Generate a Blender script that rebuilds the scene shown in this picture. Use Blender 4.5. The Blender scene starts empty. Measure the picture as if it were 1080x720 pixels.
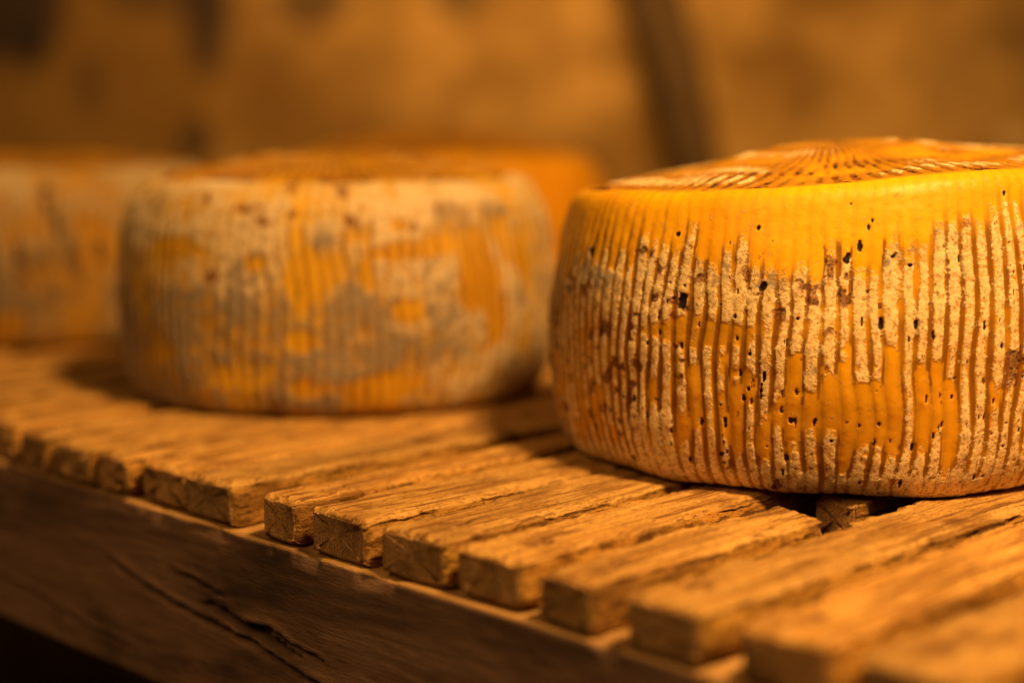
import bpy, math
import numpy as np
from math import radians, sin, cos, pi

scene = bpy.context.scene
col = scene.collection
rng = np.random.RandomState(7)

# ------------------------------------------------------------------ noise
_L = np.random.RandomState(3).rand(64, 64, 64).astype(np.float32)

def vn(P, s, seed=0):
    """smooth 3D value noise 0..1; s is a scalar or a triple of scales"""
    Q = np.asarray(P, dtype=np.float64) * np.asarray(s, dtype=np.float64) + np.array([seed * 7.31, seed * 3.17, seed * 5.73])
    i = np.floor(Q).astype(np.int64); f = Q - i
    f = f * f * (3 - 2 * f)
    i &= 63; j = (i + 1) & 63
    x0, y0, z0 = i.T; x1, y1, z1 = j.T; fx, fy, fz = f.T
    a = _L[x0, y0, z0] * (1 - fx) + _L[x1, y0, z0] * fx
    b = _L[x0, y1, z0] * (1 - fx) + _L[x1, y1, z0] * fx
    c = _L[x0, y0, z1] * (1 - fx) + _L[x1, y0, z1] * fx
    d = _L[x0, y1, z1] * (1 - fx) + _L[x1, y1, z1] * fx
    return (a * (1 - fy) + b * fy) * (1 - fz) + (c * (1 - fy) + d * fy) * fz

def fbm(P, s, seed=0, octs=3):
    t = 0; w = 1; tot = 0; s = np.asarray(s, dtype=np.float64)
    for k in range(octs):
        t = t + w * vn(P, s * 2 ** k, seed + 11 * k); tot += w; w *= .5
    return t / tot

def sstep(a, b, x):
    t = np.clip((x - a) / (b - a), 0, 1)
    return t * t * (3 - 2 * t)

# ------------------------------------------------------------------ mesh helpers
def build_mesh(name, V, quads, tris=None, mats=(), fmat=None, attrs=None, smooth=True):
    me = bpy.data.meshes.new(name)
    quads = np.asarray(quads, dtype=np.int32).reshape(-1, 4)
    tris = np.zeros((0, 3), np.int32) if tris is None else np.asarray(tris, dtype=np.int32).reshape(-1, 3)
    nq, nt = len(quads), len(tris)
    me.vertices.add(len(V)); me.vertices.foreach_set('co', np.asarray(V, dtype=np.float32).ravel())
    me.loops.add(nq * 4 + nt * 3)
    me.loops.foreach_set('vertex_index', np.concatenate([quads.ravel(), tris.ravel()]))
    me.polygons.add(nq + nt)
    st = np.concatenate([np.arange(nq) * 4, nq * 4 + np.arange(nt) * 3]).astype(np.int32)
    me.polygons.foreach_set('loop_start', st)
    me.polygons.foreach_set('loop_total', np.concatenate([np.full(nq, 4), np.full(nt, 3)]).astype(np.int32))
    for m in mats: me.materials.append(m)
    if fmat is not None: me.polygons.foreach_set('material_index', np.asarray(fmat, dtype=np.int32))
    me.polygons.foreach_set('use_smooth', np.full(nq + nt, smooth))
    me.update(calc_edges=True)
    if attrs:
        for k, a in attrs.items():
            at = me.attributes.new(k, 'FLOAT', 'POINT'); at.data.foreach_set('value', np.asarray(a, dtype=np.float32))
    me.validate()
    return me

def link(name, me, parent=None, loc=(0, 0, 0), rot=(0, 0, 0)):
    o = bpy.data.objects.new(name, me); col.objects.link(o)
    o.location = loc; o.rotation_euler = rot
    if parent: o.parent = parent
    return o

def tag(o, label=None, cat=None, group=None, kind=None):
    if label: o['label'] = label
    if cat: o['category'] = cat
    if group: o['group'] = group
    if kind: o['kind'] = kind

# ------------------------------------------------------------------ material helpers
class NT:
    def __init__(s, name):
        s.m = bpy.data.materials.new(name); s.m.use_nodes = True
        s.t = s.m.node_tree; s.t.nodes.clear()
        s.out = s.n('ShaderNodeOutputMaterial'); s.b = s.n('ShaderNodeBsdfPrincipled')
        s.l(s.b.outputs[0], s.out.inputs['Surface'])
    def n(s, typ, **kw):
        x = s.t.nodes.new(typ)
        for k, v in kw.items(): setattr(x, k, v)
        return x
    def l(s, a, b): s.t.links.new(a, b)
    def put(s, sock, v):
        if isinstance(v, bpy.types.NodeSocket): s.l(v, sock)
        else: sock.default_value = v
    def attr(s, name):
        return s.n('ShaderNodeAttribute', attribute_name=name).outputs['Fac']
    def coord(s, scale=(1, 1, 1), rand=False):
        tc = s.n('ShaderNodeTexCoord').outputs['Object']
        mp = s.n('ShaderNodeMapping'); mp.inputs['Scale'].default_value = scale; s.l(tc, mp.inputs['Vector'])
        if rand:
            oi = s.n('ShaderNodeObjectInfo').outputs['Random']
            c = s.n('ShaderNodeCombineXYZ')
            for k, a in enumerate((31, 17, 23)): s.l(s.math('MULTIPLY', oi, a), c.inputs[k])
            s.l(c.outputs[0], mp.inputs['Location'])
        return mp.outputs[0]
    def noise(s, vec, scale, detail=4, rough=.55, dist=0):
        x = s.n('ShaderNodeTexNoise'); s.l(vec, x.inputs['Vector'])
        x.inputs['Scale'].default_value = scale; x.inputs['Detail'].default_value = detail
        x.inputs['Roughness'].default_value = rough; x.inputs['Distortion'].default_value = dist
        return x.outputs['Fac']
    def math(s, op, a, b=None, c=None):
        x = s.n('ShaderNodeMath', operation=op)
        for k, v in enumerate((a, b, c)):
            if v is not None: s.put(x.inputs[k], v)
        return x.outputs[0]
    def ss(s, v, a, b):
        x = s.n('ShaderNodeMapRange', interpolation_type='SMOOTHSTEP'); s.put(x.inputs['Value'], v)
        x.inputs['From Min'].default_value = a; x.inputs['From Max'].default_value = b
        return x.outputs[0]
    def mix(s, f, a, b, blend='MIX'):
        x = s.n('ShaderNodeMix', data_type='RGBA', blend_type=blend)
        s.put(x.inputs[0], f)
        for k, v in ((6, a), (7, b)):
            s.put(x.inputs[k], v if isinstance(v, bpy.types.NodeSocket) else (*v, 1))
        return x.outputs[2]
    def bump(s, h, dist, strength=1):
        x = s.n('ShaderNodeBump'); x.inputs['Distance'].default_value = dist; x.inputs['Strength'].default_value = strength
        s.l(h, x.inputs['Height']); s.l(x.outputs[0], s.b.inputs['Normal'])
    def fin(s, colr, rough=.7, spec=.3):
        s.put(s.b.inputs['Base Color'], colr if isinstance(colr, bpy.types.NodeSocket) else (*colr, 1))
        s.put(s.b.inputs['Roughness'], rough); s.b.inputs['Specular IOR Level'].default_value = spec
        return s.m

# ---- cheese rind: bare rind, pale mould, grey mould, black flecks
def cheese_mat(name, bare, bare2, pale, pale2, grey, speck=.2):
    t = NT(name)
    v = t.coord()
    big = t.noise(v, 22, 3); med = t.noise(v, 230, 4, .65); fine = t.noise(v, 1000, 3, .7); spk = t.noise(v, 520, 3, .7)
    c = t.mix(t.ss(big, .35, .65), bare, bare2)
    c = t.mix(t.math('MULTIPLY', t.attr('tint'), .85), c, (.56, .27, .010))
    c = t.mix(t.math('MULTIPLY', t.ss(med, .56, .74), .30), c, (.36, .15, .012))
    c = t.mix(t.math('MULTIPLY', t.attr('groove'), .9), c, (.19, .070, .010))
    # mould edge broken up by fine noise
    mraw = t.math('ADD', t.attr('mould'), t.math('MULTIPLY', t.math('SUBTRACT', t.math('ADD', t.math('MULTIPLY', med, .5), t.math('MULTIPLY', fine, .5)), .5), 3.4))
    mm = t.ss(mraw, .30, .76)
    pc = t.mix(t.ss(fine, .30, .66), pale2, pale)
    pc = t.mix(t.math('MULTIPLY', t.ss(spk, .52, .62), .75), pc, (.40, .19, .035))
    pc = t.mix(t.math('MULTIPLY', t.ss(t.noise(v, 380, 4, .75), .60, .66), speck), pc, (.075, .035, .018))
    gr = t.ss(t.math('ADD', t.attr('grey'), t.math('MULTIPLY', t.math('SUBTRACT', med, .5), 2.2)), .35, .85)
    pc = t.mix(t.math('MULTIPLY', gr, .85), pc, grey)
    c = t.mix(t.math('MULTIPLY', mm, .93), c, pc)
    dkr = t.math('ADD', t.attr('dark'), t.math('MULTIPLY', t.math('SUBTRACT', fine, .5), 1.3))
    c = t.mix(t.math('MULTIPLY', t.ss(dkr, .22, .45), .8), c, (.20, .055, .012))
    c = t.mix(t.ss(dkr, .50, .72), c, (.018, .013, .014))
    rough = t.math('ADD', .46, t.math('MULTIPLY', mm, .4))
    t.b.inputs['Subsurface Weight'].default_value = .18
    t.b.inputs['Subsurface Radius'].default_value = (1.0, .45, .12)
    t.b.inputs['Subsurface Scale'].default_value = .006
    h = t.math('ADD', t.math('MULTIPLY', mm, t.math('ADD', .5, fine)), t.math('MULTIPLY', med, .35))
    t.bump(h, .0004, .7)
    return t.fin(c, rough, .3)

M = {}
M['cheese_hero'] = cheese_mat('golden_rind', (.88, .435, .003), (.78, .36, .004), (.90, .71, .45), (.70, .49, .24), (.24, .20, .175), .85)
M['cheese_mid'] = cheese_mat('mottled_rind', (.66, .38, .015), (.50, .27, .015), (.66, .52, .37), (.48, .36, .24), (.17, .135, .12))
M['cheese_far'] = cheese_mat('dim_rind', (.40, .21, .02), (.30, .15, .02), (.42, .33, .225), (.28, .20, .125), (.11, .085, .07))
M['cheese_gold'] = cheese_mat('orange_rind', (.80, .33, .004), (.70, .28, .004), (.72, .36, .06), (.5, .28, .1), (.3, .2, .1))

def wood(name, ca, cb, cd, bumpd=.0006, end=False, dirt=.5):
    t = NT(name)
    if end:
        v = t.coord((1, 1, 1), True); g = t.noise(v, 240, 4, .65, .2); f = t.noise(v, 1100, 2)
    else:
        v = t.coord((.09, 1, 1), True); g = t.noise(v, 260, 5, .62, .6); f = t.noise(t.coord((.3, 1, 1), True), 1100, 3, .7)
    big = t.noise(t.coord((.6, 1, 1), True), 38, 4, .6)
    c = t.mix(t.ss(g, .36, .62), cb, ca)
    c = t.mix(t.math('MULTIPLY', t.ss(big, .50, .68), dirt), c, cd)
    c = t.mix(t.math('MULTIPLY', t.ss(t.noise(v, 120, 4, .7), .54, .64), .4), c, cd)
    c = t.mix(t.math('MULTIPLY', t.ss(f, .52, .62), .75), c, cd)
    if not end:
        ln = t.noise(t.coord((.035, 1, 1), True), 520, 3, .6, .3)
        c = t.mix(t.math('MULTIPLY', t.ss(ln, .55, .61), .85), c, (cd[0] * .7, cd[1] * .6, cd[2] * .6))
    oi = t.n('ShaderNodeObjectInfo').outputs['Random']
    c = t.mix(1, c, t.mix(oi, (.80, .80, .84), (1.05, 1.0, .95)), 'MULTIPLY')
    c = t.mix(t.math('MULTIPLY', t.attr('stain_shade'), .85), c, (cd[0] * .6, cd[1] * .5, cd[2] * .5))
    h = t.math('ADD', g, t.math('MULTIPLY', f, .6))
    t.bump(h, bumpd, .9)
    return t.fin(c, .78, .25)

M['wood_top'] = wood('worn_pine_face', (.60, .355, .115), (.43, .22, .055), (.17, .072, .02), dirt=.6)
M['wood_side'] = wood('rough_sawn_side', (.58, .30, .06), (.40, .185, .032), (.11, .042, .012), .0014, dirt=.9)
M['wood_end'] = wood('weathered_end_grain', (.62, .34, .14), (.46, .24, .09), (.15, .07, .032), .0006, True)
M['beam'] = wood('dark_weathered_beam', (.155, .085, .05), (.085, .046, .028), (.040, .022, .015), .0011, dirt=.55)
M['beam_top'] = wood('lit_beam_edge', (.50, .28, .14), (.36, .19, .09), (.15, .07, .03), .001)  # paler top edge of the rail, its lit strip put into colour
t = NT('rusty_nail'); M['nail'] = t.fin(t.mix(t.noise(t.coord(), 900, 3), (.20, .09, .03), (.42, .24, .10)), .6, .5)

# ------------------------------------------------------------------ cheese wheels
def cheese(name, spot_s, c, R, Hh, prof, dome, mat, nt, ns, nd, ribs, ribamp, seed, cover, tilt=0.0, flecks=0, spots=(), grey_s=(), tint_s=(), top_ribs=88, front=True):
    """prof: side (r/R, z/H) from base to rim; dome: (r/rim, height in m); theta 0 faces -Y, positive to +X"""
    pr = np.array(prof, float)
    seg = np.r_[0, np.cumsum(np.hypot(np.diff(pr[:, 0]) * R, np.diff(pr[:, 1]) * Hh))]
    u = np.linspace(0, seg[-1], ns)
    # smooth interpolation of the profile
    def sm(x, xp, fp):
        y = np.interp(x, xp, fp); k = max(3, len(x) // 24) | 1
        ypad = np.r_[np.full(k // 2, y[0]), y, np.full(k // 2, y[-1])]
        return np.convolve(ypad, np.ones(k) / k, 'valid')
    rs = sm(u, seg, pr[:, 0]) * R; zs = sm(u, seg, pr[:, 1]) * Hh
    rim = rs[-1]
    dr = np.linspace(1, 0.0, nd + 1)[1:]
    dm = np.array(dome)
    zd = zs[-1] + sm(dr[::-1], dm[:, 0], dm[:, 1])[::-1]
    r = np.r_[rs, dr * rim]; z = np.r_[zs, zd]
    part = np.r_[np.zeros(ns), np.ones(nd)]
    # normals of the profile
    tr = np.gradient(r); tz = np.gradient(z); ln = np.hypot(tr, tz) + 1e-12
    nr, nz = tz / ln, -tr / ln
    # angular distribution
    th = np.linspace(-pi, pi, nt, endpoint=False)
    TH, J = np.meshgrid(th, np.arange(len(r)))
    TH = TH.ravel(); J = J.ravel()
    Rr, Z, NR, NZ, PT = r[J], z[J], nr[J], nz[J], part[J]
    P = np.c_[Rr * np.sin(TH), -Rr * np.cos(TH), Z]
    deg = np.degrees(TH)
    zz = Z / Hh
    side = (PT == 0)
    # ribs, slightly wandering
    wob = (vn(P, (30, 30, 40), seed) - .5) * .8 + (vn(P, (110, 110, 60), seed + 1) - .5) * .35
    ph = TH * ribs / (2 * pi) + wob
    ph = ph + .22 * (np.random.RandomState(seed + 60).rand(8192)[np.floor(ph).astype(int) % 8192] - .5) * np.sin(pi * (ph - np.floor(ph))) ** 2
    rib = .5 + .5 * np.cos(2 * pi * ph)
    ribid = np.floor(ph + .5)
    r1 = np.random.RandomState(seed + 5).rand(4096); r2 = np.random.RandomState(seed + 6).rand(4096); r3 = np.random.RandomState(seed + 8).rand(4096)
    rid = ribid.astype(int) % ribs
    A, B, Cc = r1[rid], r2[rid], r3[rid]
    f1 = fbm(P, 300, seed + 2, 3); f2 = fbm(P, 70, seed + 3, 3); f3 = fbm(P, 25, seed + 4, 2)
    stre = fbm(np.c_[ph * 1.3, Z * 70, ph * 0], 1, seed + 9, 3)
    mould, grey, tint, regn = cover(deg, Z * 1000, rib, A, B, Cc, f1, f2, f3, stre)
    dark = np.zeros(len(P))
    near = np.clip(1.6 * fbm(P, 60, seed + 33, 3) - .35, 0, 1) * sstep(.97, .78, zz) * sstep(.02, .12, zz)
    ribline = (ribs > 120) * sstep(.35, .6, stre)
    # top: radial dashes of the basket print in rings
    rr = np.clip(Rr / rim, 0, 1)
    pt = TH * top_ribs / (2 * pi) + (f2 - .5) * .8
    dash = .5 + .5 * np.cos(2 * pi * pt)
    ring = .5 + .5 * np.cos(2 * pi * rr * 4.6 + 1.0 + 2.0 * (f3 - .5))
    topz = PT * sstep(.99, .93, rr)
    tm = sstep(.42, .8, dash) * sstep(.12, .5, ring + (f2 - .5)) * sstep(.15, .3, rr) * sstep(.98, .86, rr) * sstep(.34, .54, f3 + .25 * (f2 - .5))
    mould = np.where(side, mould, tm * (1 if ribs > 120 else .45))
    grey = np.where(side, grey, sstep(.5, .8, f2) * .5)
    tint = np.where(side, tint, .75 + .3 * sstep(.4, .7, f3))
    dk_top = sstep(.50, .58, f1 * .6 + f2 * .4) * sstep(.30, .48, fbm(P, 45, seed + 14, 2)) * (.3 + .7 * sstep(.5, .2, dash)) + sstep(.05, 0, np.abs(rr - .975)) * sstep(.46, .60, f2) * .95
    pit = sstep(.54, .66, fbm(np.c_[ph * .9, Z * 160, rid * .37], 1, seed + 40, 3)) * sstep(.40, .60, fbm(P, 38, seed + 41, 2)) * regn * (.56 if ribs > 120 else .15)
    dark = np.maximum(dark, np.where(side, pit, dk_top))
    rn = np.random.RandomState(seed + 20)
    sp = [(a, b, w * .85, h * .9, spot_s) for (a, b, w, h) in spots]
    for k in range(flecks):
        a = rn.uniform(-110, 110); b = rn.uniform(3, Hh * 1000 * .9)
        if b > 88 and rn.rand() < .8: b = rn.uniform(5, 40)
        a = (round((radians(a) * ribs / (2 * pi))) + rn.uniform(-.25, .25)) * 360 / ribs
        w = rn.uniform(.18, .5) * (1.6 if rn.rand() < .12 else 1); sp.append((a, b, w, w * rn.uniform(.8, 4.5), rn.uniform(.3, 1)))
    for (a, b, w, h, s) in sp:
        idx = np.nonzero((np.abs(deg - a) < math.degrees(2.2 * w / 1000 / R)) & (np.abs(Z * 1000 - b) < 2.2 * h) & side)[0]
        if len(idx) == 0: continue
        dx = radians(1) * (deg[idx] - a) * R * 1000 / w; dz = (Z[idx] * 1000 - b) / h
        q = np.sqrt(dx * dx + dz * dz) + (f1[idx] - .5) * 3.4
        dark[idx] = np.maximum(dark[idx], s * sstep(1.25, .7, q))
    for lst, arr, sgn in ((grey_s, grey, 1), (tint_s, mould, -1)):
        for (a, b, w, h) in lst:
            dx = radians(1) * (deg - a) * R * 1000 / w; dz = (Z * 1000 - b) / h
            q = np.sqrt(dx * dx + dz * dz) + (f2 - .5) * 1.2
            e = sstep(1.2, .6, q) * side
            if sgn > 0: arr += .5 * e
            else: arr -= .8 * e
    mould = np.clip(mould, 0, 1); grey = np.clip(grey, 0, 1)
    amp = ribamp * np.where(side, .20 + .80 * sstep(.92, .66, zz), 0) * sstep(0, .05, zz)
    disp = amp * (np.sqrt(rib) - .5) + .00025 * sstep(.35, .6, mould) * (.5 + f1) + .0010 * (f2 - .5) + .0003 * (f1 - .5) + .004 * (f3 - .5) - .0008 * sstep(.4, .8, dark)
    disp += .0006 * topz * (dash - .5) * sstep(.1, .4, ring)
    P = P + disp[:, None] * np.c_[NR * np.sin(TH), -NR * np.cos(TH), NZ]
    P[:, 2] += tilt * P[:, 0] * sstep(.2, 1, zz)
    P[:, 2] = np.maximum(P[:, 2], 0.0002 * 0)
    n = len(r)
    a = np.arange(nt); b = (a + 1) % nt
    rows = []
    for k in range(n - 1):
        rows.append(np.c_[k * nt + a, k * nt + b, (k + 1) * nt + b, (k + 1) * nt + a])
    Q = np.concatenate(rows)
    V = np.r_[P, [[0, 0, P[:nt, 2].mean()]]]
    tri = np.c_[b, a, np.full(nt, len(P))]
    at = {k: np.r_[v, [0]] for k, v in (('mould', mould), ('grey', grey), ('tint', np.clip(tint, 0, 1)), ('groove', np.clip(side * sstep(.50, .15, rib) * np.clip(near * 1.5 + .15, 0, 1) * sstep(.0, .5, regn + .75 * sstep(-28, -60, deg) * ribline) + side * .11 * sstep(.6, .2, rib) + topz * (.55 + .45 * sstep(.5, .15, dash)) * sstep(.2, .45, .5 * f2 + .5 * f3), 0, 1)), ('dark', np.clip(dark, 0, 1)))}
    me = build_mesh(name, V, Q, tri, [mat], attrs=at)
    return link(name, me, loc=(c[0], c[1], .0004))

PROF = [(.86, .0), (.897, .003), (.922, .02), (.946, .06), (.966, .12), (.984, .21), (.995, .32), (1.0, .46), (.997, .58), (.985, .70), (.965, .82), (.942, .91), (.925, .965), (.905, .99), (.875, 1.0)]
PROF2 = [(.86, .0), (.90, .004), (.935, .02), (.96, .06), (.978, .12), (.99, .21), (1.0, .40), (.997, .58), (.985, .72), (.965, .82), (.938, .895), (.90, .95), (.855, .985), (.80, 1.0)]

def cover_hero(deg, zm, rib, A, B, C, f1, f2, f3, st):
    top = np.interp(deg, [-180, -91, -74, -55, -43, -33, -24, -16, -11, -3, 2, 9, 16, 23, 60, 180], [86, 87, 96, 104, 107, 103, 100, 97, 100, 95, 100, 104, 107, 112, 108, 86])
    mid = np.interp(deg, [-180, -90, -73, -54, -42, -36, -30, -23, -15, -7, 1, 10, 17, 25, 50, 180], [35, 29, 34, 27, 27, 42, 48, 44, 56, 57, 46, 46, 37, 28, 30, 35])
    bot = np.interp(deg, [-180, -73, -57, -42, -30, -23, -15, -7, 3, 10, 17, 25, 180], [18, 18, 19, 26, 26, 25, 25, 23, 28, 25, 29, 31, 25])
    t2 = top + 4 - 16 * A; m2 = mid + 34 * (B - .5) ; b2 = bot + 26 * (C - .5)
    up = sstep(t2 + 5, t2 - 9, zm + 8 * (f1 - .5)) * sstep(m2 - 3, m2 + 5, zm + 14 * (f1 - .5))
    lo = sstep(b2 + 4, b2 - 4, zm + 12 * (f1 - .5)) * sstep(-2, 2, zm)
    # a few streaks that run the whole height
    run = ((A * 7.3) % 1 > .80) * sstep(.42, .56, st) * sstep(top - 4, top - 14, zm) * .9
    reg = np.maximum(np.maximum(up, lo), run)
    # dense near the upper edge, striped lower down
    dens = np.interp(zm, [0, 6, 14, 40, 60, 80, 96, 108], [.80, .66, .38, .08, .16, .38, .34, .0]) + .7 * (f3 - .5) + .6 * (f2 - .5)
    dens += .18 * np.exp(-((deg + 20) / 30) ** 2) * sstep(60, 80, zm)
    s = rib * 1.15 + dens + 1.1 * (st - .5) + .7 * (f1 - .5) - .70
    m = np.clip(.46 + 1.25 * s, 0, .92) * reg
    q = np.sqrt(((deg + 35) / 13) ** 2 + ((zm - 64) / 6) ** 2) + 1.3 * (f2 - .5)
    m = m * (1 - .9 * sstep(1.2, .6, q))
    g = sstep(.50, .74, f2 * .6 + f3 * .4) * (.35 + .65 * sstep(70, 92, zm)) + .6 * sstep(-62, -85, deg)  # left-edge term puts the shaded side into the grey
    tint = .62 * sstep(1.3, .5, q) + .75 * sstep(.30, .70, 1 - zm / 118) * (.6 + .5 * f3) + .75 * (1 - rib) * sstep(100, 70, zm) * .55 + .6 * sstep(-45, -80, deg)  # low and left-edge terms put shading into the rind colour
    return m, g, tint, reg

hero_spots = [(-37.7, 77.3, 1.6, 2.7), (-22.7, 83.6, 1.2, 1.5), (-62.9, 96.6, 1.6, 2.2), (-72.0, 77.5, 1.3, 2.6), (-86, 80.8, 2, 4.5), (-0.6, 92.8, 1.8, 1.3), (11.1, 89.9, 1.1, 2.6), (-4.7, 103.2, .7, 1.7), (-4.1, 106.3, .6, 1), (-40.5, 104.2, 1.3, .9), (-7.8, 113.0, .6, .6), (21.5, 112.2, .9, 1.1), (-50.0, 96.7, .8, 1.7), (-27.4, 71.7, 1, 1.1), (-37.7, 83.5, .7, .7), (-39.9, 78.1, .7, .6), (-8.3, 92.4, 1.1, 1.6), (2.3, 89.4, 1.4, 1), (-6.3, 97.6, .7, 1.8), (-2.6, 67.3, .9, 3), (6.4, 63.0, .8, 2), (-25.7, 38.7, 1.2, 1.5), (-22.5, 41.7, .7, 3), (-22.0, 48.3, .6, 2.2), (-17.3, 30.8, 1, 1), (3.8, 21.1, 1, 2), (-10.3, 24.0, 1, .9), (-18.3, 16.2, 1, 1.4), (3.3, 67.3, .7, 2), (12.7, 53.5, .7, 1.4), (24.7, 38.9, .8, 3.1), (-44.4, 49.9, .6, 2.4), (-45.0, 58.0, .7, 1.4), (-42.3, 63.3, .6, 1.4), (-63.4, 43.1, .9, 1.5), (-55.7, 27.0, 1, 1.1), (-63.6, 22.5, 1.1, 2.1), (-62.5, 15.7, 1.3, 2.1), (-30.1, 11.5, 1, 1), (10.4, 40.4, .6, 1.4), (-29.3, 28.2, .6, 1.5), (8.8, 29.8, .7, 2.7), (-34.0, 28.0, .6, 2.1), (-50.9, 8.1, 2.1, 1.4), (-37.0, 11.6, 1.4, 1.7), (-30.7, 14.7, 1.4, 1.1), (-78, 50, 1.4, 3), (-76, 36, 1.2, 2.4), (-58, 60, .8, 2)]

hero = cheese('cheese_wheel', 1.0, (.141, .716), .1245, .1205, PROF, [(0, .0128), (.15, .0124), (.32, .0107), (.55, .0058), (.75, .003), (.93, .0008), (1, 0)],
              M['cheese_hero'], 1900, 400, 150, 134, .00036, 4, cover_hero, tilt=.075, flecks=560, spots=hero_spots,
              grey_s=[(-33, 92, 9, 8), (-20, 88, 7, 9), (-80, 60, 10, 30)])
tag(hero, 'large golden ribbed cheese wheel in sharp focus, pale mould streaks below a clean yellow band', 'cheese', 'cheese wheels on the shelf')

def cover_mid(base, lowgrey, rimpale=.18):
    def f(deg, zm, rib, A, B, C, f1, f2, f3, st):
        m = base + 1.2 * (f2 - .5) + .5 * (st - .5) + 1.5 * (f3 - .5) + .12 * (rib - .5) + rimpale * sstep(80, 98, zm)
        g = sstep(.42, .62, fbm(np.c_[deg * 0 + A, zm, f3], 0.06, 5, 2) * .3 + f2 * .4 + f1 * .3) * .75 * sstep(112, 85, zm) + lowgrey * sstep(75, 35, zm) * sstep(35, -15, deg) + .25 * sstep(.5, .7, st)
        return m, g, .3 + .5 * sstep(.45, .7, f3), m
    return f
mid_tint = [(a, b, w * .455, h * .455) for (a, b, w, h) in [(-2.5, 70.6, 22, 34), (-37.9, 81.3, 40, 15), (-14.1, 74.8, 25, 14), (25.0, 81.0, 45, 14), (21.5, 92.5, 12, 10), (41.1, 68.0, 30, 40), (12.1, 70.4, 12, 22), (11.8, 15.8, 60, 18), (-2.8, 39.0, 18, 14), (47.5, 45.9, 22, 35), (22.5, 51.6, 25, 15), (59.6, 70.1, 15, 25)]]
mid_grey = [(a, b, w * .455, h * .455) for (a, b, w, h) in [(-30.5, 46.1, 60, 40), (-37.4, 21.7, 50, 30), (-14.7, 20.2, 60, 22), (-5.0, 48.0, 30, 20), (13.1, 52.2, 45, 20), (35.4, 98.5, 30, 25), (51.2, 97.3, 30, 20), (-22.2, 33.2, 40, 30), (-47.3, 99.9, 14, 20), (24.8, 32.9, 40, 20)]]
mid_dark = [(a, b, w * .455, h * .455) for (a, b, w, h) in [(-29.8, 104.7, 8, 8), (-12.7, 95.0, 11, 7), (-25.0, 67.3, 10, 8), (7.4, 107.4, 8, 8), (9.3, 94.6, 6, 6), (25.1, 92.3, 8, 6), (-17.5, 100.7, 18, 4), (-5.2, 98.3, 6, 6), (-6.6, 110.3, 14, 5), (7.9, 110.1, 10, 6), (32.7, 102.5, 7, 7), (-10.0, 6.7, 8, 4), (-55, 102, 5, 8), (-50, 60, 5, 9)]]
mid = cheese('cheese_wheel', .52, (-.0945, .880), .1165, .1130, PROF2, [(0, .0125), (.4, .0105), (.75, .0050), (1, 0)], M['cheese_mid'], 900, 220, 70, 110, .0010, 31,
             cover_mid(.58, .95), flecks=120, spots=mid_dark, grey_s=mid_grey, tint_s=mid_tint)
tag(mid, 'mottled beige and orange cheese wheel with grey mould, standing left of the golden one', 'cheese', 'cheese wheels on the shelf')
lk = .6
left = cheese('cheese_wheel', .95, (-.325, 1.120), .1225, .1130, PROF2, [(0, .009), (.4, .0075), (.7, .0035), (1, 0)], M['cheese_far'], 600, 140, 50, 110, .0010, 57,
              cover_mid(.60, .9, .05), flecks=60, spots=[(18, 94, 4, 11), (21, 78, 3, 9), (33, 62, 3, 7), (26, 52, 3, 12), (10, 60, 2.5, 14)],
              grey_s=[(20, 50, 20, 20), (34, 30, 14, 14)], tint_s=[(5.7, 15, 12, 11), (34, 65, 13, 16), (17, 96, 4, 12), (28, 80, 9, 9)])
tag(left, 'dim brownish cheese wheel farthest left, cut by the photo edge', 'cheese', 'cheese wheels on the shelf')
back = cheese('cheese_wheel', .52, (-.058, 1.330), .1350, .1170, PROF2, [(0, .020), (.4, .0165), (.75, .008), (1, 0)], M['cheese_gold'], 600, 140, 50, 110, .0010, 83,
              cover_mid(.02, .0), flecks=20)
tag(back, 'plain orange cheese wheel half hidden behind the mottled one', 'cheese', 'cheese wheels on the shelf')

# ------------------------------------------------------------------ slatted shelf
ORG = (-.07076, .58936, 0.0)
root = bpy.data.objects.new('wooden_shelf', None); col.objects.link(root)
root.location = ORG; root.rotation_euler = (0, 0, radians(44.81)); root.empty_display_size = .1
tag(root, 'rough slatted wooden shelf board carrying the cheese wheels, with a dark cracked front rail', 'shelf')

def rounded(w, t, rad, step, kc=4):
    """perimeter of a rounded rectangle y,z ; z in -t..0 ; returns pts, normals, tag(0 top 1 side/bottom 2 corner)"""
    pts = []; nrm = []; tg = []; corner = []
    hw = w / 2
    def edge(a, b, n, tgv, st):
        k = max(2, int(np.hypot(b[0] - a[0], b[1] - a[1]) / st))
        for i in range(k):
            f = i / k; pts.append((a[0] + (b[0] - a[0]) * f, a[1] + (b[1] - a[1]) * f)); nrm.append(n); tg.append(tgv)
            corner.append(math.exp(-(min(f, 1 - f) * k * st / .0022) ** 2))
    def arc(cx, cz, a0, tgv):
        for i in range(kc):
            a = a0 - pi / 2 * i / kc
            pts.append((cx + rad * cos(a), cz + rad * sin(a))); nrm.append((cos(a), sin(a))); tg.append(tgv); corner.append(1)
    # clockwise from top left : top edge -> right corner -> right side -> bottom -> left side
    edge((-hw + rad, 0), (hw - rad, 0), (0, 1), 0, step)
    arc(hw - rad, -rad, pi / 2, 0)
    edge((hw, -rad), (hw, -t + rad), (1, 0), 1, step)
    arc(hw - rad, -t + rad, 0, 1)
    edge((hw - rad, -t), (-hw + rad, -t), (0, -1), 1, step * 3)
    arc(-hw + rad, -t + rad, -pi / 2, 1)
    edge((-hw, -t + rad), (-hw, -rad), (-1, 0), 1, step)
    arc(-hw + rad, -rad, pi, 0)
    return np.array(pts), np.array(nrm), np.array(tg), np.array(corner)

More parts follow.
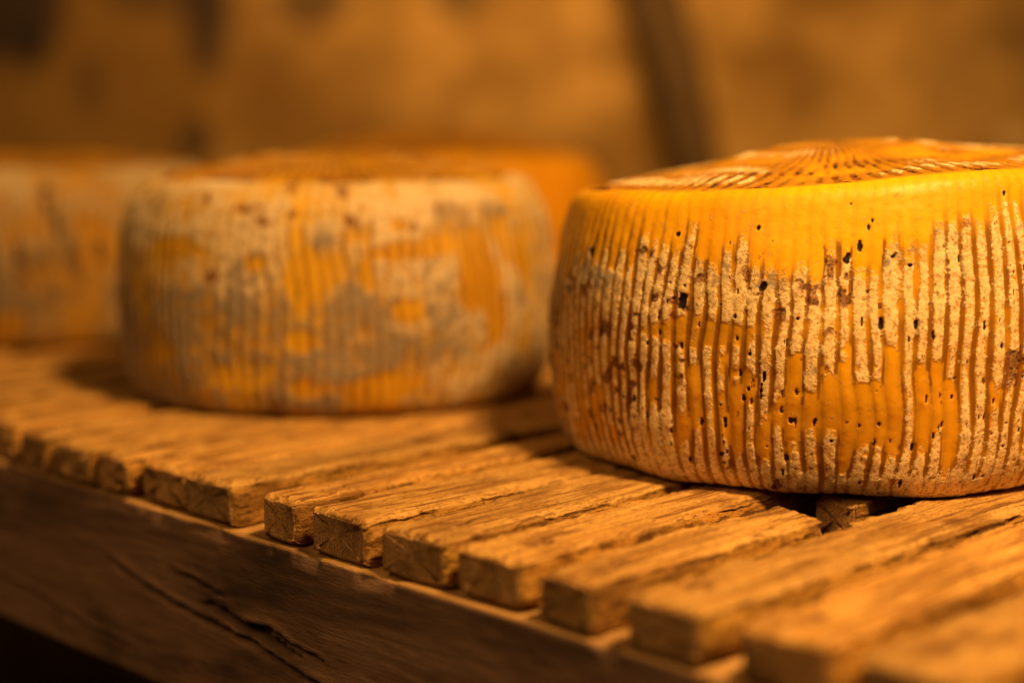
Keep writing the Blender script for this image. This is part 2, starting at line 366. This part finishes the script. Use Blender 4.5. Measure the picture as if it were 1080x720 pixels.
def slat_mesh(w, t, L, seed, step, fine, notch=None, ragged=False, nail=None, knots=()):
    rad = .0016
    pts, nrm, tg, cor = rounded(w, t, rad, step)
    K = len(pts)
    if fine: xs = np.r_[np.arange(0, .34, step), np.arange(.34, L, step * 5), [L]]
    else: xs = np.r_[np.arange(0, L, step), [L]]
    if ragged: xs = np.r_[np.arange(0, L, step), [L]]
    n = len(xs)
    X = np.repeat(xs, K); Y = np.tile(pts[:, 0], n); Z = np.tile(pts[:, 1], n)
    NY = np.tile(nrm[:, 0], n); NZ = np.tile(nrm[:, 1], n); T = np.tile(tg, n); C = np.tile(cor, n)
    P = np.c_[X, Y, Z]
    isside = (np.abs(NY) > .5)
    g = fbm(P, (12, 420, 420), seed, 3) - .5
    r1 = fbm(P, (150, 190, 190), seed + 1, 3) - .5
    r2 = fbm(P, (45, 60, 60), seed + 2, 2) - .5
    d = np.where(isside, .0022 * r1 + .0010 * r2 + .0010 * g, .0013 * g + .0005 * r1 + .0007 * r2)
    chip = sstep(.50, .74, fbm(P, (55, 55, 55), seed + 3, 3)) * C
    d = d - chip * .0022 - .0010 * C * sstep(.4, .7, fbm(P, (170, 170, 170), seed + 6, 2))
    wl = 1 + .045 * (vn(np.c_[X * 9, X * 0, X * 0 + seed], 1, seed + 4) - .5) * 2
    Yn = Y * wl + .0018 * (vn(np.c_[X * 5, X * 0, X * 0], 1, seed + 5) - .5) * sstep(0, .1, X)
    if notch is not None:
        x0, dy, sg = notch
        e = sstep(x0 - .001, x0 + .003, X + .012 * (fbm(P, (90, 200, 90), seed + 8, 2) - .5))
        Yn = Yn + dy * e * (np.sign(Y) == sg) * sstep(0, w * .25, np.abs(Y))
    # round off the front end, end face a little out of square
    endr = .0018 * sstep(.0035, 0, X) ** 2
    d = d - endr
    Xn = X + np.where(X < 1e-6, .0009 * (fbm(P, 240, seed + 7, 2) - .5) + .07 * Y * (vn([[seed, 0, 0]], 1.7, 2)[0] - .5), 0)
    if ragged:
        e = X > L - 1e-6
        k = sstep(L - .02, L, X)
        Xn = Xn + k * (.014 * (fbm(np.c_[X * 0, Y, Z], (1, 170, 170), seed + 9, 3) - .5) + .2 * Y)
    V = np.c_[Xn, Yn + NY * d, Z + NZ * d]
    stain_shade = .85 * sstep(.5, .75, fbm(P, (30, 60, 60), seed + 12, 3)) * np.where(isside, .8, .35)
    if nail is not None:
        q = np.sqrt(((X - nail[0]) / 1.6) ** 2 + (Y - nail[1]) ** 2) + .003 * (fbm(P, 200, seed + 13, 2) - .5)
        top = (NZ > .7)
        stain_shade = np.maximum(stain_shade, .75 * sstep(.0055, .0028, q) * top)
        V[:, 2] -= .0012 * sstep(.0050, .0026, q) * top
    for (kx, ky, kr) in knots:
        q = np.sqrt(((X - kx) / 1.8) ** 2 + (Y - ky) ** 2) + .003 * (fbm(P, 200, seed + 15, 2) - .5)
        stain_shade = np.maximum(stain_shade, .9 * sstep(kr, kr * .5, q) * (NZ > .7))
    a = np.arange(K); b = (a + 1) % K
    Q = []; FM = []
    for i in range(n - 1):
        Q.append(np.c_[i * K + a, i * K + b, (i + 1) * K + b, (i + 1) * K + a]); FM.append(tg)
    Vs = [V]; st = [stain_shade]; base = len(V)
    def cap(ringstart, flip):
        nonlocal base
        R0 = V[ringstart:ringstart + K]; cen = R0.mean(0)
        prev = ringstart
        sl = np.linalg.lstsq(np.c_[R0[:, 1] - cen[1], R0[:, 2] - cen[2]], R0[:, 0] - cen[0], rcond=None)[0]
        for s in (.975, .95, .88, .7, .45, .2):
            ring = cen + (R0 - cen) * np.array([1, s, s])
            ring[:, 0] = cen[0] + (ring[:, 1:] - cen[1:]) @ sl - (-1 if flip else 1) * .0003 * (s < .97)
            Vs.append(ring); st.append(.6 * sstep(.5, .72, fbm(ring, (90, 90, 160), seed + 22, 2)))
            q = np.c_[prev + a, base + a, base + b, prev + b]
            Q.append(q if not flip else q[:, ::-1]); FM.append(np.full(K, 2)); prev = base; base += K
        Vs.append(ring.mean(0)[None]); st.append([0.])
        tr = np.c_[prev + a, np.full(K, base), prev + b]
        base += 1
        return tr if not flip else tr[:, ::-1]
    t1 = cap(0, False); t2 = cap((n - 1) * K, True)
    tris = np.r_[t1, t2]
    Q = np.concatenate(Q); FM = np.r_[np.concatenate(FM), np.full(len(tris), 2)]
    return build_mesh('slat', np.concatenate(Vs), Q[:, ::-1], tris[:, ::-1], [M['wood_top'], M['wood_side'], M['wood_end']], FM, {'stain_shade': np.concatenate([np.ravel(x) for x in st])})

def nail_mesh():
    prof = [(0.0, .0002), (.0012, .0001), (.0017, -.0003), (.0018, -.0009)]
    k = 14; V = []; Q = []; tri = []
    for (r, z) in prof[1:]:
        for i in range(k): V.append((r * cos(2 * pi * i / k), r * sin(2 * pi * i / k), z))
    for j in range(2):
        for i in range(k):
            Q.append((j * k + i, (j + 1) * k + i, (j + 1) * k + (i + 1) % k, j * k + (i + 1) % k))
    V.append((0, 0, .0003)); c = len(V) - 1
    tri = [(i, (i + 1) % k, c) for i in range(k)]
    return build_mesh('nail', V, Q, tri, [M['nail']], attrs={'stain_shade': np.zeros(len(V))})
NAIL = nail_mesh()
TH = .0180
# (u0, u1, front offset, yaw deg)  u runs along the front edge, to the right
S = [(.1945, .2235, .002, 1.0), (.1515, .1800, .0, -1.0), (.1130, .1365, .001, -1.5), (.0735, .1040, .003, .8), (.0345, .0665, .003, 1.2), (-.0070, .0255, .003, -.8),
     (-.0355, -.0165, .002, 1.0), (-.0900, -.0575, .002, 0), (-.1245, -.0915, .004, .3), (-.1570, -.1310, -.001, -.5), (-.1925, -.1605, -.003, .6), (-.2240, -.2000, -.002, -.3),
     (.2345, .2660, .001, .5), (.2800, .3110, .0, -.6), (.3240, .3530, .002, .4)]
for i, (u0, u1, off, yaw) in enumerate(S):
    u0 -= .0013; u1 += .0015; w = u1 - u0; fine = -.1 < u0 < .24
    notch = None; ragged = False; L = .92
    if i == 1: notch = (.118, .0045, 1)
    if i == 2: ragged = True; L = .122
    nl = (.018 + .006 * rng.rand(), (rng.rand() - .5) * w * .35)
    me = slat_mesh(w, TH + rng.uniform(-.0006, .0006), L, 40 + i * 3, .0013 if fine else .003, fine, notch, ragged, nl, [(.09 + .12 * rng.rand(), (rng.rand() - .5) * w * .5, .005)] if i % 2 else ())
    o = link('slat', me, root, (off * .5 - .0008, -(u0 + u1) / 2, -.0002), (0, 0, radians(yaw)))
    nn = link('nail', NAIL, o, (nl[0], nl[1], -.0012))
me = slat_mesh(.0225, TH, .775, 95, .003, False)
link('slat', me, root, (.152, -.1235, -.0006), (0, 0, radians(-1.5)))
# the slats off to the sides: copies of three prototypes
protos = []
for k, w in enumerate((.029, .032, .026)):
    protos.append((slat_mesh(w, TH, .92, 200 + k * 5, .005, False, None, False, (.02, 0)), w))
def place(u, k):
    me, w = protos[k % 3]
    o = link('slat', me, root, (rng.uniform(-.003, .003), -u, 0), (0, 0, radians(rng.uniform(-.6, .6))))
    link('nail', NAIL, o, (.02, 0, -.0012))
u = -.248
k = 0
while u > -1.1: place(u, k); u -= .0385 + rng.uniform(-.002, .002); k += 1
u = .384
while u < .80: place(u, k); u += .040 + rng.uniform(-.002, .002); k += 1

# front rail with cracks. grid over the front face (y,z) and a thick back
def rail_mesh(name, y0, y1, x0, depth, ztop, height, fine):
    if fine: ys = np.r_[np.arange(y0, -.26, .01), np.arange(-.26, .27, .0011), np.arange(.27, y1, .006), [y1]]
    else: ys = np.r_[np.arange(y0, y1, .02), [y1]]
    st = .0011 if fine else .01
    # perimeter: top back -> top front -> down front -> bottom back
    rad = .002
    per = []
    for f in np.linspace(0, 1, 12)[:-1]: per.append((x0 + depth - (depth - rad) * f, ztop, 0, 1, 1))
    for a in np.linspace(0, pi / 2, 5)[:-1]: per.append((x0 + rad - rad * sin(a), ztop - rad + rad * cos(a), -sin(a), cos(a), 1 if a < .9 else 0))
    nz = int((height - 2 * rad) / st)
    for f in np.linspace(0, 1, nz)[:-1]: per.append((x0, ztop - rad - (height - 2 * rad) * f, -1, 0, 0))
    for a in np.linspace(0, pi / 2, 5)[:-1]: per.append((x0 + rad - rad * cos(a), ztop - height + rad - rad * sin(a), -cos(a), -sin(a), 0))
    for f in np.linspace(0, 1, 4): per.append((x0 + rad + (depth - rad) * f, ztop - height, 0, -1, 0))
    per = np.array(per); K = len(per); n = len(ys)
    Y = np.repeat(ys, K); X = np.tile(per[:, 0], n); Z = np.tile(per[:, 1], n); NX = np.tile(per[:, 2], n); NZ = np.tile(per[:, 3], n)
    P = np.c_[X, Y, Z]
    # grain runs along the rail and dips a little across it
    G = np.c_[X, Y, Z + .10 * Y]
    g = fbm(G, (200, 16, 260), 301, 4) - .5; r = fbm(P, (300, 120, 300), 305, 3) - .5; b = fbm(P, (30, 12, 30), 307, 2) - .5
    d = .00035 * g + .00025 * r + .0004 * b
    corner = np.exp(-((Z - ztop) / .004) ** 2) * np.exp(-((X - x0) / .006) ** 2)
    d -= corner * .0022 * sstep(.45, .75, fbm(P, (60, 60, 60), 309, 3))
    stain_shade = .5 * sstep(.5, .75, fbm(G, (30, 9, 60), 311, 3))
    if fine:
        # cracks given as polylines of (u, depth below the shelf top), width and depth in metres
        cr = [([(-.150, -.048), (-.125, -.0535), (-.095, -.058), (-.070, -.060), (-.045, -.0615), (-.020, -.066), (.012, -.071)], .0011, .0045),
              ([(-.100, -.0425), (-.083, -.044), (-.068, -.0465), (-.055, -.045)], .0007, .002),
              ([(-.078, -.0525), (-.062, -.053), (-.048, -.0565), (-.030, -.0575), (-.012, -.060)], .0016, .006),
              ([(-.050, -.0555), (-.030, -.0535), (-.008, -.0575), (.004, -.059)], .0008, .003),
              ([(.05, -.055), (.09, -.058), (.14, -.057)], .0005, .0015),
              ([(-.26, -.075), (-.22, -.077), (-.17, -.083), (-.13, -.084)], .0006, .002)]
        U = -Y + .003 * (fbm(P, 90, 317, 2) - .5); ZZ = Z + .0035 * (fbm(P, (80, 80, 80), 315, 3) - .5)
        for pl, w, dep in cr:
            pl = np.array(pl)
            zc = np.interp(U, pl[:, 0], pl[:, 1])
            inside = sstep(pl[0, 0] - .006, pl[0, 0] + .012, U) * sstep(pl[-1, 0] + .006, pl[-1, 0] - .012, U)
            ww = w * (.5 + 1.1 * fbm(P, (60, 60, 60), 319, 2)) * inside + 1e-6
            q = np.abs(ZZ - zc) / ww
            front = NX < -.7
            d -= front * dep * inside * sstep(1.5, .2, q)
            d += front * .0004 * inside * np.exp(-((ZZ - zc - 3 * w) / (2 * w)) ** 2)
            stain_shade = np.maximum(stain_shade, front * inside * sstep(1.6, .5, q))  # crack shade put into the colour on top of the carved depth
    V = np.c_[X + NX * d, Y, Z + NZ * d]
    a = np.arange(K - 1)
    Q = np.concatenate([np.c_[i * K + a, i * K + a + 1, (i + 1) * K + a + 1, (i + 1) * K + a] for i in range(n - 1)])
    FM = np.tile(per[:-1, 4], n - 1)
    # back face and ends
    back = np.array([[0 * K, K - 1, (n - 1) * K + K - 1, (n - 1) * K]])[:, ::-1]
    nv = len(V); ring0 = np.arange(K); c0 = V[:K].mean(0); c1 = V[-K:].mean(0)
    V = np.r_[V, [c0, c1]]; stain_shade = np.r_[stain_shade, [0, 0]]
    r0 = ring0; r0n = (ring0 + 1) % K
    tris = np.r_[np.c_[r0n, r0, np.full(K, nv)], np.c_[(n - 1) * K + r0, (n - 1) * K + r0n, np.full(K, nv + 1)]]
    Q = np.r_[Q, back]; FM = np.r_[FM, [0], np.zeros(len(tris))]
    return build_mesh(name, V, Q, tris, [M['beam'], M['beam_top']], FM, {'stain_shade': stain_shade})

# the rail's long axis is the shelf's y axis; grain coordinates follow it
def rail_wood(name, ca, cb, cd):
    t = NT(name)
    g = t.noise(t.coord((1, .07, 1)), 330, 5, .65, .5); f = t.noise(t.coord((1, .25, 1)), 1200, 3, .7)
    big = t.noise(t.coord((1, .35, 1)), 30, 4, .6)
    c = t.mix(t.ss(g, .3, .7), cb, ca)
    c = t.mix(t.ss(big, .48, .72), c, cd)
    c = t.mix(t.math('MULTIPLY', t.ss(f, .58, .74), .5), c, cd)
    c = t.mix(t.math('MULTIPLY', t.attr('stain_shade'), .9), c, (cd[0] * .4, cd[1] * .4, cd[2] * .4))
    t.bump(t.math('ADD', g, t.math('MULTIPLY', f, .6)), .0007, .9)
    return t.fin(c, .75, .3)
M['beam'] = rail_wood('dark_weathered_rail', (.33, .18, .125), (.21, .112, .078), (.095, .05, .036))
M['beam_top'] = rail_wood('lit_rail_edge', (.50, .28, .11), (.36, .19, .07), (.2, .10, .04))  # lighter top face: light on the ledge painted into the rail
link('front_rail', rail_mesh('front_rail', -.80, 1.12, -.0016, .038, -.0183, .078, True), root)
link('back_rail', rail_mesh('back_rail', -.80, 1.12, .85, .038, -.0183, .079, False), root)
def post(h, w=.06):
    me = bpy.data.meshes.new('shelf_leg')
    import bmesh
    bm = bmesh.new(); bmesh.ops.create_cube(bm, size=1)
    for v in bm.verts: v.co.x *= w; v.co.y *= w; v.co.z = (v.co.z - .5) * h
    bmesh.ops.bevel(bm, geom=bm.edges[:], offset=.004, segments=2, affect='EDGES')
    bm.to_mesh(me); bm.free(); me.materials.append(M['beam'])
    return me
LEG = post(.80)
for (x, y) in ((.07, -.74), (.07, 1.06), (.81, -.74), (.81, 1.06)):
    link('shelf_leg', LEG, root, (x, y, -.019))

# ------------------------------------------------------------------ wall, floor, pole
def wall_mesh():
    nx, nz = 260, 200
    xs = np.linspace(-2.6, 2.6, nx); zs = np.linspace(-.86, 2.2, nz)
    X, Z = np.meshgrid(xs, zs); X = X.ravel(); Z = Z.ravel()
    P = np.c_[X, X * 0, Z]
    d = .07 * (fbm(P, (2.2, 1, 2.4), 401, 3) - .5) + .03 * (fbm(P, (9, 1, 10), 405, 3) - .5)
    V = np.c_[X, -d, Z]; a = np.arange(nx - 1)
    Q = np.concatenate([np.c_[j * nx + a, j * nx + a + 1, (j + 1) * nx + a + 1, (j + 1) * nx + a] for j in range(nz - 1)])
    # thickness
    nb = len(V); Vb = V.copy(); Vb[:, 1] = .2
    V = np.r_[V, Vb]; Qb = (Q + nb)[:, ::-1]
    bd = np.r_[np.arange(nx), np.arange(1, nz) * nx + nx - 1, (nz - 1) * nx + np.arange(nx - 2, -1, -1), np.arange(nz - 2, 0, -1) * nx]
    bn = np.roll(bd, -1)
    Qs = np.c_[bd, bd + nb, bn + nb, bn]
    return V, np.r_[Q, Qb, Qs]
WY = 2.1
def wpos(px, py): return ((px - 540) / 1713 * WY * 1.008, .142 - (py - 129) * WY / 1713)
t = NT('stained_cellar_plaster')
v = t.coord()
big = t.noise(v, 3.6, 4, .6); med = t.noise(v, 11, 4, .6); fine = t.noise(v, 70, 4, .6)
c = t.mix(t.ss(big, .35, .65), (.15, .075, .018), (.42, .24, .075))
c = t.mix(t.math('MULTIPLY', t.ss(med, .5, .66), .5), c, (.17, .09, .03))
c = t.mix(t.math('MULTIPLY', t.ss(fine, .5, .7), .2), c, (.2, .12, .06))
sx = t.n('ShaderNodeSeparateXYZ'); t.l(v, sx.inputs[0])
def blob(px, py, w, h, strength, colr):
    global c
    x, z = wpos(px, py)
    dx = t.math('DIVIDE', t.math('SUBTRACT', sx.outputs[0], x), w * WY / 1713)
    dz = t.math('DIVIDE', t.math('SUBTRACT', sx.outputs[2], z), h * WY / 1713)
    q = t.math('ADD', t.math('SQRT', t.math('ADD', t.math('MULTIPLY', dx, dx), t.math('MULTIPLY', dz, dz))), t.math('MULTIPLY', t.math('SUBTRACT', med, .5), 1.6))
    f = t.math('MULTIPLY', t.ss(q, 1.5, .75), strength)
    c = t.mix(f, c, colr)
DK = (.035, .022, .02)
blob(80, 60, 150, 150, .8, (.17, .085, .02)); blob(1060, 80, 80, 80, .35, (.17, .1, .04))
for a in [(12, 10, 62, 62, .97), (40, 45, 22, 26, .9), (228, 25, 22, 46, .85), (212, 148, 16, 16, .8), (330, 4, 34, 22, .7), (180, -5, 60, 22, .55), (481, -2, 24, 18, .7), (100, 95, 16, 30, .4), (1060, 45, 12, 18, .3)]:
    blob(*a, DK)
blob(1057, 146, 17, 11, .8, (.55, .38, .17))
t.bump(t.math('ADD', med, t.math('MULTIPLY', fine, .3)), .02, .5)
M['wall'] = t.fin(c, .9, .15)
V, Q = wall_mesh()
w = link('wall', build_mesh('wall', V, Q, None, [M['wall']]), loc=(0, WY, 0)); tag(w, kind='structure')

t = NT('dark_cellar_floor'); v = t.coord()
M['floor'] = t.fin(t.mix(t.ss(t.noise(v, 8, 5), .35, .65), (.020, .019, .018), (.032, .030, .028)), .85, .2)
import bmesh
bm = bmesh.new(); bmesh.ops.create_grid(bm, x_segments=60, y_segments=60, size=3)
for vv in bm.verts: vv.co.z = .006 * math.sin(vv.co.x * 9 + math.sin(vv.co.y * 7)) * math.cos(vv.co.y * 8)
me = bpy.data.meshes.new('floor'); bm.to_mesh(me); bm.free(); me.materials.append(M['floor'])
f = link('floor', me, loc=(0, 0, -.825)); tag(f, kind='structure')

t = NT('dark_streak_pole'); v = t.coord((1, 1, .15))
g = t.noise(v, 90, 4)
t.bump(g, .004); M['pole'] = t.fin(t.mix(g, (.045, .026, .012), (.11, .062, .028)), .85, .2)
def pole_mesh():  # tapered pole shape built for the dark diagonal streak
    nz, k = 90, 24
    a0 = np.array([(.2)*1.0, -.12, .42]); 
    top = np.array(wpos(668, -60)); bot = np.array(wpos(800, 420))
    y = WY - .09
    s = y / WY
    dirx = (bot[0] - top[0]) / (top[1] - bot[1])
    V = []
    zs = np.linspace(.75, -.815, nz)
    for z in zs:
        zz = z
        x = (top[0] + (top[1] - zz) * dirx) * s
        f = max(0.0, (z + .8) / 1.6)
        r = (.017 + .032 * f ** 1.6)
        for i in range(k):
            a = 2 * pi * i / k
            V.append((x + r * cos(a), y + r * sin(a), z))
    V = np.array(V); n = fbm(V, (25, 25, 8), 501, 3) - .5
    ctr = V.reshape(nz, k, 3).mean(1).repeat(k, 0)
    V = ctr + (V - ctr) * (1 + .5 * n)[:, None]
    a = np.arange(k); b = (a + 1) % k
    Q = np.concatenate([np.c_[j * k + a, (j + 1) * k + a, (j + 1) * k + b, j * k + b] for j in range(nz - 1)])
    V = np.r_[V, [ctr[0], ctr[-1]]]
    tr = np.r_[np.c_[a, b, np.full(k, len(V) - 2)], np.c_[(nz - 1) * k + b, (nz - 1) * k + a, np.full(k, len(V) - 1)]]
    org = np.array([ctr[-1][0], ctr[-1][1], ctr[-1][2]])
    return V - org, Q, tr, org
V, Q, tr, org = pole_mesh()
p = link('streak_pole', build_mesh('streak_pole', V, Q, tr, [M['pole']]), loc=org)
tag(p, 'dark slanting pole shape built for the dark streak on the back wall', 'pole')

# ------------------------------------------------------------------ camera
cam = bpy.data.cameras.new('camera'); co = bpy.data.objects.new('camera', cam); col.objects.link(co)
co.location = (0, 0, .142); co.rotation_euler = (radians(90 - 7.68), 0, 0)
cam.lens = 36 * 1713 / 1080; cam.sensor_width = 36; cam.clip_start = .01; cam.clip_end = 50
cam.dof.use_dof = True; cam.dof.focus_distance = .610; cam.dof.aperture_fstop = 2.75; cam.dof.aperture_blades = 0
scene.camera = co

# ------------------------------------------------------------------ light
def area(name, loc, tgt, size, power, colr):
    l = bpy.data.lights.new(name, 'AREA'); l.shape = 'DISK'; l.size = size; l.energy = power; l.color = colr
    o = bpy.data.objects.new(name, l); col.objects.link(o); o.location = loc
    from mathutils import Vector
    d = Vector(tgt) - Vector(loc); o.rotation_euler = d.to_track_quat('-Z', 'Y').to_euler()
    return o
WARM = (1, .565, .16)
el, az, D = radians(58), radians(-68), 1.1
tg_ = (0.17, .70, .05)
area('cellar_lamp', (tg_[0] + D * cos(el) * cos(az), tg_[1] + D * cos(el) * sin(az), tg_[2] + D * sin(el)), tg_, .17, 27, WARM)
wl_ = area('wall_fill', (.05, .9, .75), (.05, 2.1, .45), .25, 3.8, WARM); wl_.data.spread = radians(75)  # added unseen fill that brightens the back wall
area('soft_fill', (-.75, -.35, 1.2), (.1, .7, .0), .9, 8, WARM)  # added unseen frontal fill to lift the rail and slat ends
wd = bpy.data.worlds.new('World'); scene.world = wd; wd.use_nodes = True
bg = wd.node_tree.nodes['Background']; bg.inputs[0].default_value = (1, .70, .45, 1); bg.inputs[1].default_value = .022

scene.render.engine = 'CYCLES'
scene.cycles.use_denoising = True
scene.cycles.max_bounces = 6
scene.view_settings.view_transform = 'Standard'; scene.view_settings.look = 'None'
scene.view_settings.exposure = 0; scene.view_settings.gamma = 1
